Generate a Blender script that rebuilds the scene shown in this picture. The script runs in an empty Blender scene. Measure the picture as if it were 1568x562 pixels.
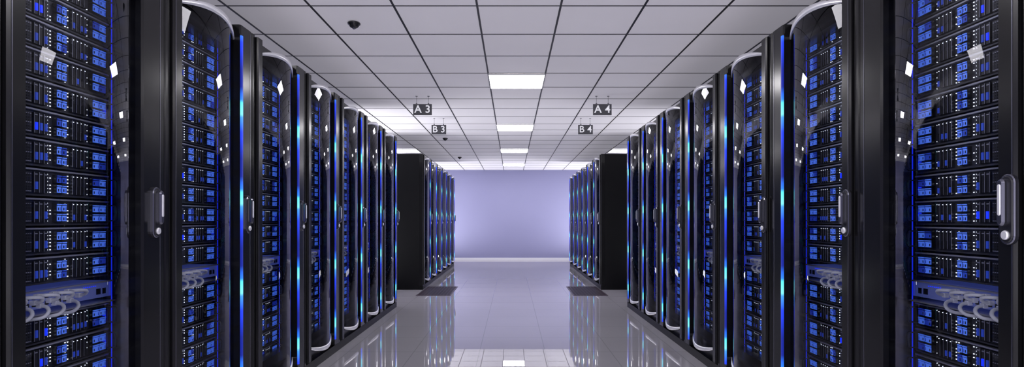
import bpy, math, random
from mathutils import Vector
S=bpy.context.scene
S.view_settings.view_transform='Standard'

# ---------------- materials ----------------
def mat(name, col, rough=.5, metal=0, emis=None, es=0, spec=.5, coat=0):
    m=bpy.data.materials.new(name); m.use_nodes=True
    p=m.node_tree.nodes['Principled BSDF']
    p.inputs['Base Color'].default_value=(*col,1)
    p.inputs['Roughness'].default_value=rough
    p.inputs['Metallic'].default_value=metal
    p.inputs['Specular IOR Level'].default_value=spec
    p.inputs['Coat Weight'].default_value=coat
    if emis:
        p.inputs['Emission Color'].default_value=(*emis,1)
        p.inputs['Emission Strength'].default_value=es
    return m
def noisy(m, scale, c1, c2, stretch=(1,1,1)):
    nt=m.node_tree; p=nt.nodes['Principled BSDF']
    tc=nt.nodes.new('ShaderNodeTexCoord'); mp=nt.nodes.new('ShaderNodeMapping'); mp.inputs['Scale'].default_value=stretch
    n=nt.nodes.new('ShaderNodeTexNoise'); n.inputs['Scale'].default_value=scale
    r=nt.nodes.new('ShaderNodeMix'); r.data_type='RGBA'
    r.inputs[6].default_value=(*c1,1); r.inputs[7].default_value=(*c2,1)
    nt.links.new(tc.outputs['Object'],mp.inputs['Vector']); nt.links.new(mp.outputs[0],n.inputs['Vector'])
    nt.links.new(n.outputs['Fac'],r.inputs[0]); nt.links.new(r.outputs[2],p.inputs['Base Color'])
    return m
FRAME=mat('rack_black_paint',(.006,.006,.007),.2,spec=.35)
BODY=noisy(mat('rack_black_steel',(.004,.004,.005),.4,spec=.15),6,(.002,.002,.003),(.004,.004,.005))
SILVER=mat('brushed_silver',(.9,.9,.93),.35,.6)
DARKMET=mat('server_dark_metal',(.05,.05,.062),.35,.4)
LIP=mat('server_grey_lip',(.36,.36,.43),.3,.5)
BAY=mat('server_bay_black',(.010,.010,.014),.3)
BLUE=mat('blue_drive_caddy',(.16,.28,.8),.3,0,(.06,.17,.85),.5)
BLUED=mat('blue_drive_caddy_dim',(.04,.10,.5),.3,0,(.02,.05,.7),.2)
BLUEL=mat('blue_indicator',(.0,.05,.6),.4,0,(.01,.03,1),.9)
WLED=mat('white_led',(.8,.8,.8),.4,0,(.8,.85,1),1.4)
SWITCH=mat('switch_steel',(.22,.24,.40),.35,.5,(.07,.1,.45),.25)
CABLE=mat('grey_cable',(.75,.75,.8),.4)
RIM=mat('handle_gunmetal',(.16,.16,.2),.25,.9)
GLOW=mat('blue_fill_glow',(.0,.01,.3),.4,0,(.01,.03,1),.7)  # thin glowing bar added to cast blue on the servers, no real fitting
def glassmat():
    m=bpy.data.materials.new('tinted_door_glass'); m.use_nodes=True; nt=m.node_tree; nt.nodes.clear()
    o=nt.nodes.new('ShaderNodeOutputMaterial'); mx=nt.nodes.new('ShaderNodeMixShader')
    t=nt.nodes.new('ShaderNodeBsdfTransparent'); t.inputs[0].default_value=(.88,.90,.94,1)
    g=nt.nodes.new('ShaderNodeBsdfGlossy'); g.inputs['Roughness'].default_value=.0; g.inputs[0].default_value=(.9,.9,.95,1)
    f=nt.nodes.new('ShaderNodeFresnel'); f.inputs['IOR'].default_value=1.35
    nt.links.new(f.outputs[0],mx.inputs[0]); nt.links.new(t.outputs[0],mx.inputs[1]); nt.links.new(g.outputs[0],mx.inputs[2]); nt.links.new(mx.outputs[0],o.inputs[0])
    return m
GLASS=glassmat()
def stripmat():
    m=bpy.data.materials.new('blue_led_strip'); m.use_nodes=True; nt=m.node_tree; p=nt.nodes['Principled BSDF']
    tc=nt.nodes.new('ShaderNodeTexCoord'); sp=nt.nodes.new('ShaderNodeSeparateXYZ')
    a=nt.nodes.new('ShaderNodeMath'); a.operation='MULTIPLY'; a.inputs[1].default_value=1/.52
    b=nt.nodes.new('ShaderNodeMath'); b.operation='FRACT'
    r=nt.nodes.new('ShaderNodeValToRGB'); e=r.color_ramp.elements
    e[0].position=0; e[0].color=(.0,.006,.22,1); e[1].position=.30; e[1].color=(.01,.04,.8,1)
    for pos,c in ((.46,(.05,.3,1,1)),(.5,(.2,.8,1,1)),(.62,(.1,.75,.95,1)),(.66,(.02,.2,1,1)),(.8,(0,.006,.22,1))):
        x=e.new(pos); x.color=c
    L=nt.links.new
    L(tc.outputs['Object'],sp.inputs[0]); L(sp.outputs['Z'],a.inputs[0]); L(a.outputs[0],b.inputs[0]); L(b.outputs[0],r.inputs[0])
    L(r.outputs[0],p.inputs['Emission Color']); p.inputs['Emission Strength'].default_value=1.35
    p.inputs['Base Color'].default_value=(.01,.02,.1,1)
    return m
STRIP=stripmat()
MATS=[FRAME,BODY,SILVER,DARKMET,LIP,BAY,BLUE,BLUED,BLUEL,WLED,SWITCH,CABLE,RIM,GLASS,STRIP,GLOW]

# ---------------- mesh builder ----------------
class MB:
    def __init__(s): s.v=[];s.f=[];s.m=[];s.s=[]
    def add(s,vs,fs,m,sm=False):
        o=len(s.v); s.v+= [tuple(v) for v in vs]
        for f in fs: s.f.append(tuple(i+o for i in f)); s.m.append(m); s.s.append(sm)
    def box(s,x0,x1,y0,y1,z0,z1,m):
        vs=[(x0,y0,z0),(x1,y0,z0),(x1,y1,z0),(x0,y1,z0),(x0,y0,z1),(x1,y0,z1),(x1,y1,z1),(x0,y1,z1)]
        s.add(vs,[(0,3,2,1),(4,5,6,7),(0,1,5,4),(1,2,6,5),(2,3,7,6),(3,0,4,7)],m)
    def fbox(s,x0,x1,y0,y1,z0,z1,m): # no back
        vs=[(x0,y0,z0),(x1,y0,z0),(x1,y1,z0),(x0,y1,z0),(x0,y0,z1),(x1,y0,z1),(x1,y1,z1),(x0,y1,z1)]
        s.add(vs,[(0,3,2,1),(4,5,6,7),(0,1,5,4),(1,2,6,5),(3,0,4,7)],m)
    def post(s,x0,x1,y0,y1,z0,z1,c,m): # chamfered front vertical edges
        pts=[(x0,y0+c),(x0+c,y0),(x1-c,y0),(x1,y0+c),(x1,y1),(x0,y1)]
        n=6; vs=[(p[0],p[1],z0) for p in pts]+[(p[0],p[1],z1) for p in pts]
        fs=[tuple(reversed(range(n))),tuple(range(n,2*n))]+[(i,(i+1)%n,(i+1)%n+n,i+n) for i in range(n)]
        s.add(vs,fs,m)
    def stadium(s,cx,cz,w,h,y0,y1,m,bev=.003,n=8):
        def ring(w,h,y):
            r=w/2; o=[]
            for k in range(n+1):
                a=math.pi*k/n; o.append((cx+r*math.cos(a),y,cz+h/2-r+r*math.sin(a)))
            for k in range(n+1):
                a=math.pi+math.pi*k/n; o.append((cx+r*math.cos(a),y,cz-h/2+r+r*math.sin(a)))
            return o
        R=[ring(w,h,y1),ring(w,h,y0+bev),ring(w-2*bev,h-2*bev,y0)]
        N=len(R[0]); vs=sum(R,[]); fs=[]
        for k in range(2):
            for i in range(N):
                j=(i+1)%N; fs.append((k*N+i,(k+1)*N+i,(k+1)*N+j,k*N+j))
        fs.append(tuple(reversed(range(2*N,3*N))))
        s.add(vs,fs,m)
    def tube(s,pts,r,m,n=7,sub=5):
        P=[Vector(p) for p in pts]; Q=[]
        for i in range(len(P)-1):
            p0=P[max(i-1,0)];p1=P[i];p2=P[i+1];p3=P[min(i+2,len(P)-1)]
            for k in range(sub):
                t=k/sub
                Q.append(.5*((2*p1)+(p2-p0)*t+(2*p0-5*p1+4*p2-p3)*t*t+(3*p1-p0-3*p2+p3)*t**3))
        Q.append(P[-1]); vs=[]; up=Vector((.31,.2,.93))
        for i,q in enumerate(Q):
            d=(Q[min(i+1,len(Q)-1)]-Q[max(i-1,0)]).normalized()
            a=d.cross(up).normalized(); b=d.cross(a).normalized()
            for k in range(n):
                an=2*math.pi*k/n; vs.append(q+r*(math.cos(an)*a+math.sin(an)*b))
        fs=[]
        for i in range(len(Q)-1):
            for k in range(n):
                l=(k+1)%n; fs.append((i*n+k,i*n+l,(i+1)*n+l,(i+1)*n+k))
        fs.append(tuple(range(n))); fs.append(tuple(reversed(range((len(Q)-1)*n,len(Q)*n))))
        s.add(vs,fs,m,True)
    def mesh(s,name,mats,mirrorW=None):
        v=s.v; f=s.f
        if mirrorW is not None:
            v=[(mirrorW-a,b,c) for a,b,c in v]; f=[tuple(reversed(q)) for q in f]
        me=bpy.data.meshes.new(name); me.from_pydata(v,[],f)
        for m in mats: me.materials.append(m)
        me.polygons.foreach_set('material_index',[mats.index(m) for m in s.m])
        me.polygons.foreach_set('use_smooth',s.s); me.update()
        return me
def obj(name,me,loc=(0,0,0),rot=0,parent=None):
    o=bpy.data.objects.new(name,me); S.collection.objects.link(o); o.location=loc; o.rotation_euler=(0,0,rot)
    if parent: o.parent=parent
    return o

# ---------------- rack ----------------
W=.848; D=1.05; H=2.355; PN=.115; PF=.175
def server(b,x0,x1,z0,rnd):
    w=x1-x0; h=.1; Y=.135; u=lambda t:x0+w*t; z1=z0+h
    b.box(x0,x1,Y+.014,.55,z0,z1,DARKMET)
    b.fbox(x0,x1,Y-.002,Y+.014,z1-.006,z1,LIP)
    b.fbox(x0,x1,Y+.003,Y+.014,z0,z0+.006,DARKMET)
    b.fbox(x0,u(.028),Y,Y+.014,z0+.006,z1-.007,DARKMET)
    b.fbox(u(.955),x1,Y,Y+.014,z0+.006,z1-.007,DARKMET)
    zl=z0+.012; zt=z1-.013; zm=(zl+zt)/2; hh=zt-zl
    R=rnd.random
    def leds(t,n,p=1):
        a=u(t)
        for k in range(n):
            if R()<p:
                zz=zl+.004+k*(hh-.008)/max(n-1,1); b.fbox(a,a+.004,Y+.0115,Y+.014,zz-.0015,zz+.002,WLED)
    # near bay group
    for k in range(3):
        a=u(.045+k*.036); c=a+w*.029
        b.fbox(a,c,Y+.004,Y+.014,zl,zt,BAY)
        b.fbox(a+.003,c-.003,Y+.002,Y+.004,zt-.014,zt-.010,LIP)
        b.fbox(a+.003,a+.0045,Y+.002,Y+.004,zl+.004,zt-.016,LIP)
        b.fbox(a+.006,a+.012,Y+.001,Y+.004,zl+.008,zl+(.045 if R()<.5 else .022),BLUED if R()<.6 else LIP)
        b.fbox(a+.004,a+.007,Y+.0025,Y+.004,zt-.006,zt-.003,WLED)
    # vent block
    b.fbox(u(.165),u(.32),Y+.005,Y+.014,zl,zt,BAY)
    for r in range(7):
        zz=zl+.003+r*.0105
        b.fbox(u(.172),u(.313),Y+.003,Y+.005,zz,zz+.003,LIP if r in(0,3,6) else DARKMET)
    for k in range(9):
        a=u(.176+k*.0155); b.fbox(a,a+.002,Y+.002,Y+.003,zl+.005,zt-.004,DARKMET)
    # dim bays
    for k in range(3):
        a=u(.33+k*.036); c=a+w*.028
        b.fbox(a,c,Y+.002,Y+.014,zl,zt,BAY)
        b.fbox(a,a+.0015,Y,Y+.002,zl,zt,LIP)
        if R()<.6: b.fbox(a+.004,c-.003,Y-.002,Y+.002,zl+.012,zm+.002,BLUED if R()<.75 else BLUEL)
        b.fbox(a+.003,c-.003,Y,Y+.002,zt-.01,zt-.006,LIP)
    leds(.447,6); leds(.47,6,.7)
    def caddies(a,c,bright,nc):
        ww=(c-a)/nc
        for i in range(nc):
            for j in range(2):
                xa=a+i*ww+.0015; xb=a+(i+1)*ww-.0015
                za=zl+j*hh/2+.002; zb=za+hh/2-.005
                m=BLUE if (R()<bright) else BLUED
                b.fbox(xa,xb,Y-.002,Y+.014,za,zb,BAY)
                b.fbox(xa+.0015,xb-.0015,Y-.005,Y-.002,za+.0015,zb-.010,m)
                b.fbox(xa+.002,xb-.002,Y-.007,Y-.002,zb-.007,zb-.003,m)
                b.fbox(xa+.004,xa+.008,Y-.006,Y-.005,za+.006,za+.016,BAY)
                b.fbox(xb-.007,xb-.0035,Y-.0055,Y-.005,za+.005,za+.017,BLUED)
    caddies(u(.49),u(.575),.85,2)
    leds(.59,6,.9); leds(.612,6,.6)
    for k in range(4):
        a=u(.632+k*.034); c=a+w*.028
        b.fbox(a,c,Y+.003,Y+.014,zl,zt,BAY)
        b.fbox(a,a+.0015,Y+.001,Y+.003,zl,zt,LIP)
        b.fbox(a+.004,a+.009,Y+.001,Y+.003,zm-.004,zm+.022,DARKMET)
        if R()<.35: b.fbox(a+.003,a+.012,Y,Y+.003,zl+.008,zm-.008,BLUED)
        b.fbox(a+.005,a+.008,Y+.001,Y+.003,zt-.007,zt-.004,WLED)
    leds(.78,4,.8)
    caddies(u(.80),u(.93),.85,2)
    b.fbox(u(.937),u(.946),Y+.004,Y+.014,zl+.01,zt-.02,BLUEL if R()<.4 else LIP)
    for t in (.015,.955):
        a=u(t)
        b.tube([(a,Y+.005,zl+.004),(a,Y-.026,zl+.006),(a,Y-.034,zl+.016),(a,Y-.034,zt-.016),(a,Y-.026,zt-.006),(a,Y+.005,zt-.004)],.003,DARKMET,5,2)
def switch(b,x0,x1,z0,rnd):
    w=x1-x0; Y=.125; u=lambda t:x0+w*t
    b.box(x0,x1,Y,.5,z0+.022,z0+.088,SWITCH)
    b.fbox(x0,x1,Y-.01,Y,z0+.084,z0+.09,LIP)
    b.box(x0,x1,Y-.02,.5,z0,z0+.006,LIP)
    for k in range(12):
        for j in range(2):
            a=u(.05+k*.048); zz=z0+.032+j*.026
            b.fbox(a,a+.016,Y-.001,Y+.001,zz,zz+.014,BAY)
    for k in range(7): b.fbox(u(.70+k*.018),u(.70+k*.018)+.004,Y-.002,Y,z0+.07,z0+.074,BLUEL)
    b.fbox(u(.82),u(.86),Y-.002,Y,z0+.036,z0+.06,BAY); b.fbox(u(.88),u(.91),Y-.002,Y,z0+.036,z0+.06,BAY)
    for k in range(5):
        a=u(.08+k*.118); zz=z0+.07
        # upper patch loop
        b.tube([(a,Y,zz),(a+.002,Y-.03,zz+.003),(a+.022,Y-.045,zz+.002),(a+.046,Y-.044,zz-.004),(a+.055,Y-.03,zz-.018),(a+.052,Y,zz-.022)],.0066,CABLE,8,4)
        # lower drooping lead
        b.tube([(a+.01,Y,zz-.036),(a+.006,Y-.035,zz-.04),(a-.008,Y-.055,zz-.055),(a-.026,Y-.05,zz-.072),(a-.036,Y-.02,zz-.078),(a-.038,Y+.03,zz-.08)],.0066,CABLE,8,4)
        for dx,dz in ((0,0),(.052,-.022),(.01,-.036)):
            b.fbox(a+dx-.009,a+dx+.009,Y-.016,Y,zz+dz-.0085,zz+dz+.0085,CABLE)
def rack(seed,handle_far,strip,mirror):
    rnd=random.Random(seed); b=MB()
    b.box(0,.02,.07,D,.0,H,BODY); b.box(W-.02,W,.07,D,0,H,BODY)
    b.box(.02,W-.02,.07,D,H-.03,H,BODY); b.box(.02,W-.02,.07,D,0,.05,BODY); b.box(.02,W-.02,D-.02,D,.05,H-.03,BODY)
    b.box(0,W,.005,.07,0,.07,BODY)
    g=.0025
    for s in (0,1):
        PW=PF if s else PN
        def X(a,c): return (a,c) if s==0 else (W-c,W-a)
        x=X(g,.042); b.post(x[0],x[1],.004,.2,.07,H,.005,FRAME)
        x=X(.046,PW); b.post(x[0],x[1],-.012,.2,.085,H-.01,.008,FRAME)
        x=X(.056,.060); b.fbox(x[0],x[1],-.013,-.012,.10,H-.03,RIM)
        x=X(.02,PW-.002); b.box(x[0],x[1],.2,.56,.05,H-.03,BODY)
    b.box(PN,W-PF,.045,.2,H-.15,H-.004,FRAME); b.box(PN,W-PF,.045,.2,.07,.27,FRAME)
    ga=PN; gb=W-PF-(.018 if strip else 0)
    N=20; top=H-.03; bot=.12; AR=.06
    def P(i):
        t=-1+2*i/N; return ga+(gb-ga)*i/N, .02-.06*(1-t*t), t
    vs=[]
    for i in range(N+1):
        x,y,t=P(i); vs+=[(x,y,bot+AR*t*t),(x,y,top-AR*t*t)]
    b.add(vs,[(2*i,2*i+2,2*i+3,2*i+1) for i in range(N)],GLASS,True)
    th=.036
    for base,sg in ((bot,1),(top,-1)):
        vs=[]
        for i in range(N+1):
            x,y,t=P(i); z=base+sg*AR*t*t; hh=th*(1-.6*t*t)
            zo=z+sg*hh
            lo,hi=min(z,zo),max(z,zo)
            vs+=[(x,y-.005,lo),(x,y-.005,hi),(x,y+.004,hi),(x,y+.004,lo)]
        fs=[]
        for i in range(N):
            k=4*i
            fs+=[(k,k+4,k+5,k+1),(k+1,k+5,k+6,k+2),(k+2,k+6,k+7,k+3),(k+3,k+7,k+4,k)]
        b.add(vs,fs,SILVER,True)
        vs=[]
        for i in range(N+1):
            x,y,t=P(i); z=base+sg*AR*t*t; vs+=[(x,y,z),(x,.05,z)]
        fs=[(2*i,2*i+2,2*i+3,2*i+1) for i in range(N)]
        b.add(vs,fs,FRAME)
    if strip:
        b.box(W-PF-.017,W-PF-.001,-.028,-.018,.14,H-.08,STRIP)
        b.box(W-PF-.018,W-PF+.006,-.018,.04,.13,H-.07,FRAME)
    b.box(W-PF-.002,W-PF,.119,.123,.25,H-.15,GLOW)
    hx=W-.098 if handle_far else .062; hz=1.235
    b.stadium(hx,hz,.056,.225,-.026,-.012,RIM)
    b.stadium(hx,hz,.046,.213,-.029,-.02,BAY)
    b.stadium(hx,hz+.022,.028,.15,-.05,-.029,RIM,.006)
    b.stadium(hx,hz+.03,.012,.10,-.053,-.048,SILVER,.002)
    b.stadium(hx,hz-.082,.026,.03,-.036,-.028,SILVER,.003)
    z=.205
    while z+.1<H-.06:
        if abs(z-.877)<.056 : switch(b,PN+.004,W-PF+.02,z,rnd)
        else: server(b,PN+.004,W-PF+.02,z,rnd)
        z+=.1085
    return b.mesh('server_rack',MATS,W if mirror else None)

L0=rack(1,True,False,False); L1=rack(2,True,True,False); L2=rack(3,True,True,False)
R0=rack(4,False,False,True); R1=rack(5,False,True,True); R2=rack(6,False,True,True)
XF=1.60; Y0=1.68
for k in range(-1,7):
    y=Y0+W*k
    obj('server_rack',L0 if k<1 else (L1 if k%2 else L2),(-XF,y,0),math.pi/2)
    obj('server_rack',R0 if k<1 else (R1 if k%2 else R2),(XF,y+W,0),-math.pi/2)
for k in range(6):
    y=9.49+W*k
    obj('server_rack',(L1 if k%2 else L2),(-1.54,y,0),math.pi/2)
    obj('server_rack',(R1 if k%2 else R2),(1.54,y+W,0),-math.pi/2)

# ---------------- room ----------------
RX=4.6; RY0=-2.6; RY1=16.76; CH=2.74
def slab(name,x0,x1,y0,y1,z0,z1,m):
    b=MB(); b.box(x0,x1,y0,y1,z0,z1,m); return obj(name,b.mesh(name,[m]))
def linemask(nt,sock,period,off,width):
    a=nt.nodes.new('ShaderNodeMath');a.operation='ADD';a.inputs[1].default_value=-off+100*period
    b=nt.nodes.new('ShaderNodeMath');b.operation='DIVIDE';b.inputs[1].default_value=period
    c=nt.nodes.new('ShaderNodeMath');c.operation='FRACT'
    d=nt.nodes.new('ShaderNodeMath');d.operation='LESS_THAN';d.inputs[1].default_value=width/period
    nt.links.new(sock,a.inputs[0]);nt.links.new(a.outputs[0],b.inputs[0]);nt.links.new(b.outputs[0],c.inputs[0]);nt.links.new(c.outputs[0],d.inputs[0])
    return d.outputs[0]
fm=mat('polished_floor_tiles',(.5,.5,.54),.0); nt=fm.node_tree; p=nt.nodes['Principled BSDF']
tc=nt.nodes.new('ShaderNodeTexCoord'); sp=nt.nodes.new('ShaderNodeSeparateXYZ'); nt.links.new(tc.outputs['Object'],sp.inputs[0])
m1=linemask(nt,sp.outputs['X'],.6,.3,.006); m2=linemask(nt,sp.outputs['Y'],.6,.2,.008)
mx=nt.nodes.new('ShaderNodeMath');mx.operation='MAXIMUM';nt.links.new(m1,mx.inputs[0]);nt.links.new(m2,mx.inputs[1])
ns=nt.nodes.new('ShaderNodeTexNoise');ns.inputs['Scale'].default_value=1.2; nt.links.new(tc.outputs['Object'],ns.inputs['Vector'])
mi=nt.nodes.new('ShaderNodeMix');mi.data_type='RGBA';mi.inputs[6].default_value=(.39,.375,.41,1);mi.inputs[7].default_value=(.43,.415,.45,1);nt.links.new(ns.outputs['Fac'],mi.inputs[0])
mj=nt.nodes.new('ShaderNodeMix');mj.data_type='RGBA';mj.inputs[7].default_value=(.30,.29,.32,1);nt.links.new(mi.outputs[2],mj.inputs[6]);nt.links.new(mx.outputs[0],mj.inputs[0])
nt.links.new(mj.outputs[2],p.inputs['Base Color'])
p.inputs['IOR'].default_value=3.4
slab('floor',-RX,RX,RY0,RY1,-.1,0,fm)
cm=noisy(mat('ceiling_tiles_fill_glow',(.7,.68,.73),.8,0,(.96,.92,1),.17),1.5,(.72,.70,.74),(.80,.78,.82))  # tiles also emit faintly, added to lift the ceiling brightness
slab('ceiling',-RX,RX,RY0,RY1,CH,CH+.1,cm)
wm=noisy(mat('lilac_wall_paint',(.45,.45,.6),.6),.8,(.29,.29,.48),(.32,.32,.52))
slab('wall_back',-RX,RX,RY1,RY1+.1,-.1,CH+.1,wm)
slab('wall_front',-RX,RX,RY0-.1,RY0,-.1,CH+.1,wm)
slab('wall_left',-RX-.1,-RX,RY0,RY1,-.1,CH+.1,wm)
slab('wall_right',RX,RX+.1,RY0,RY1,-.1,CH+.1,wm)
bm=mat('white_skirting',(.85,.85,.9),.4)
slab('baseboard_back',-RX,RX,RY1-.015,RY1,0,.06,bm)
gm=mat('ceiling_grid_dark',(.03,.03,.036),.5)
b=MB(); x=.05-.3-.6*7
while x<RX:
    if x>-RX: b.box(x-.0075,x+.0075,RY0,RY1,CH-.004,CH,gm)
    x+=.6
y=5.73-.6*13
while y<RY1:
    b.box(-RX,RX,y-.005,y+.005,CH-.003,CH,gm); y+=.6
obj('trim_1',b.mesh('trim_1',[gm]))
em=mat('light_panel_diffuser',(.9,.9,.9),.5,0,(1,.97,1),20)
fr=mat('light_panel_frame',(.6,.6,.62),.4)
b=MB(); h=.292
b.box(-h,h,-h,h,-.012,0,em)
for a in (-1,1):
    b.box(min(a*h,a*(h+.008)),max(a*h,a*(h+.008)),-h-.008,h+.008,-.016,0,fr)
    b.box(-h,h,min(a*h,a*(h+.008)),max(a*h,a*(h+.008)),-.016,0,fr)
lme=b.mesh('ceiling_light',[em,fr])
for cx in (.05,.05-2.4,.05+2.4):
    for k in range(-1,5):
        if cx!=.05 and k in (1,2): continue
        obj('ceiling_light',lme,(cx,5.73+.3+3*(k-1),CH-.004))

gr=mat('floor_grille_dark',(.09,.07,.09),.35,.3)
b=MB()
b.box(0,.55,0,.02,0,.006,gr);b.box(0,.55,1.18,1.2,0,.006,gr);b.box(0,.02,.02,1.18,0,.006,gr);b.box(.53,.55,.02,1.18,0,.006,gr)
b.box(.02,.53,.02,1.18,0,.002,BAY)
for i in range(24): b.box(.02,.53,.045+i*.048,.045+i*.048+.02,.002,.006,gr)
for i in range(9): b.box(.06+i*.052,.066+i*.052,.02,1.18,.002,.0055,gr)
gme=b.mesh('floor_grille',[gr,BAY])
obj('floor_grille',gme,(-1.53,8.72,0)); obj('floor_grille',gme,(.98,8.72,0))

sm=mat('sign_grey',(.08,.08,.09),.4); tm=mat('sign_lettering_white',(.85,.85,.9),.5,0,(1,1,1),.3); rm=mat('sign_rod',(.2,.2,.22),.3,.8)
def sign(txt,x,y,w,h,zt):
    e=bpy.data.objects.new('hanging_aisle_sign',None); S.collection.objects.link(e); e.location=(x,y,CH)
    b=MB(); t=zt-CH
    b.box(-w/2,w/2,-.008,.008,t-h,t,sm); obj('board',b.mesh('board',[sm]),parent=e)
    b=MB()
    for s in (-1,1):
        X=s*w*.32
        b.tube([(X,0,0),(X,0,t/2),(X,0,t-.002)],.0022,rm,6,1)
        b.box(X-.012,X+.012,-.009,.009,-.006,0,rm); b.box(X-.008,X+.008,-.011,.011,t-.004,t+.012,rm)
    obj('rods',b.mesh('rods',[rm]),parent=e)
    c=bpy.data.curves.new('lettering','FONT'); c.body=txt; c.size=h*.98; c.align_x='CENTER'; c.align_y='CENTER'; c.extrude=.001; c.offset=.0018; c.space_character=1.05
    c.materials.append(tm)
    o=obj('lettering',c,parent=e); o.location=(0,-.0105,t-h/2); o.rotation_euler=(math.pi/2,0,0)
sign('A 3',-1.11,6.79,.23,.135,2.64); sign('A 4',1.12,6.79,.23,.135,2.64)
sign('B 3',-1.105,8.27,.22,.14,2.64); sign('B 4',1.11,8.27,.22,.14,2.64)

def lathe(b,prof,m,n=20):
    vs=[];fs=[]
    for r,z in prof:
        for k in range(n):
            a=2*math.pi*k/n; vs.append((r*math.cos(a),r*math.sin(a),z))
    for i in range(len(prof)-1):
        for k in range(n):
            l=(k+1)%n; fs.append((i*n+k,(i+1)*n+k,(i+1)*n+l,i*n+l))
    b.add(vs,fs,m,True)
cmx=mat('dome_camera_black',(.015,.015,.017),.25)
b=MB(); lathe(b,[(.0,0),(.046,0),(.05,-.006),(.048,-.014),(.040,-.018),(.037,-.026),(.028,-.036),(.014,-.042),(0,-.043)],cmx)
lathe(b,[(.0,-.038),(.012,-.04),(.012,-.047),(.006,-.05),(0,-.05)],RIM)
dme=b.mesh('dome_camera',[cmx,RIM])
for x,y in ((-1.23,4.26),(-1.25,10.24),(-1.27,13.3)): obj('dome_camera',dme,(x,y,CH-.003))

# ---------------- added fill lights ----------------
def area(name,loc,rot,sx,sy,e,col=(1,1,1)):
    l=bpy.data.lights.new(name,'AREA'); l.shape='RECTANGLE'; l.size=sx; l.size_y=sy; l.energy=e; l.color=col
    o=bpy.data.objects.new(name,l); S.collection.objects.link(o); o.location=loc; o.rotation_euler=rot
area('added_front_fill',(0,-2.4,1.2),(math.radians(105),0,0),5,2,160,(.98,.95,1))  # unseen fill light added behind the camera
for s in (-1,1):
    area('added_ceiling_fill',(s*2.6,15.4,.1),(math.pi,0,0),1.5,.8,75)  # unseen, added behind the far racks to brighten the end ceiling
    area('added_ceiling_fill',(s*3.4,8,.1),(math.pi,0,0),1.0,5.0,230 if s<0 else 100)  # unseen, added in the outer aisles to brighten the ceiling, stronger on the left
w=bpy.data.worlds.new('world'); S.world=w; w.use_nodes=True; w.node_tree.nodes['Background'].inputs[0].default_value=(.02,.02,.03,1)

c=bpy.data.cameras.new('camera'); c.sensor_width=36; c.sensor_fit='HORIZONTAL'; c.lens=36*838/1568; c.shift_y=.036; c.clip_start=.05
o=bpy.data.objects.new('camera',c); S.collection.objects.link(o); o.location=(0,0,1.2); o.rotation_euler=(math.pi/2,0,0)
S.camera=o
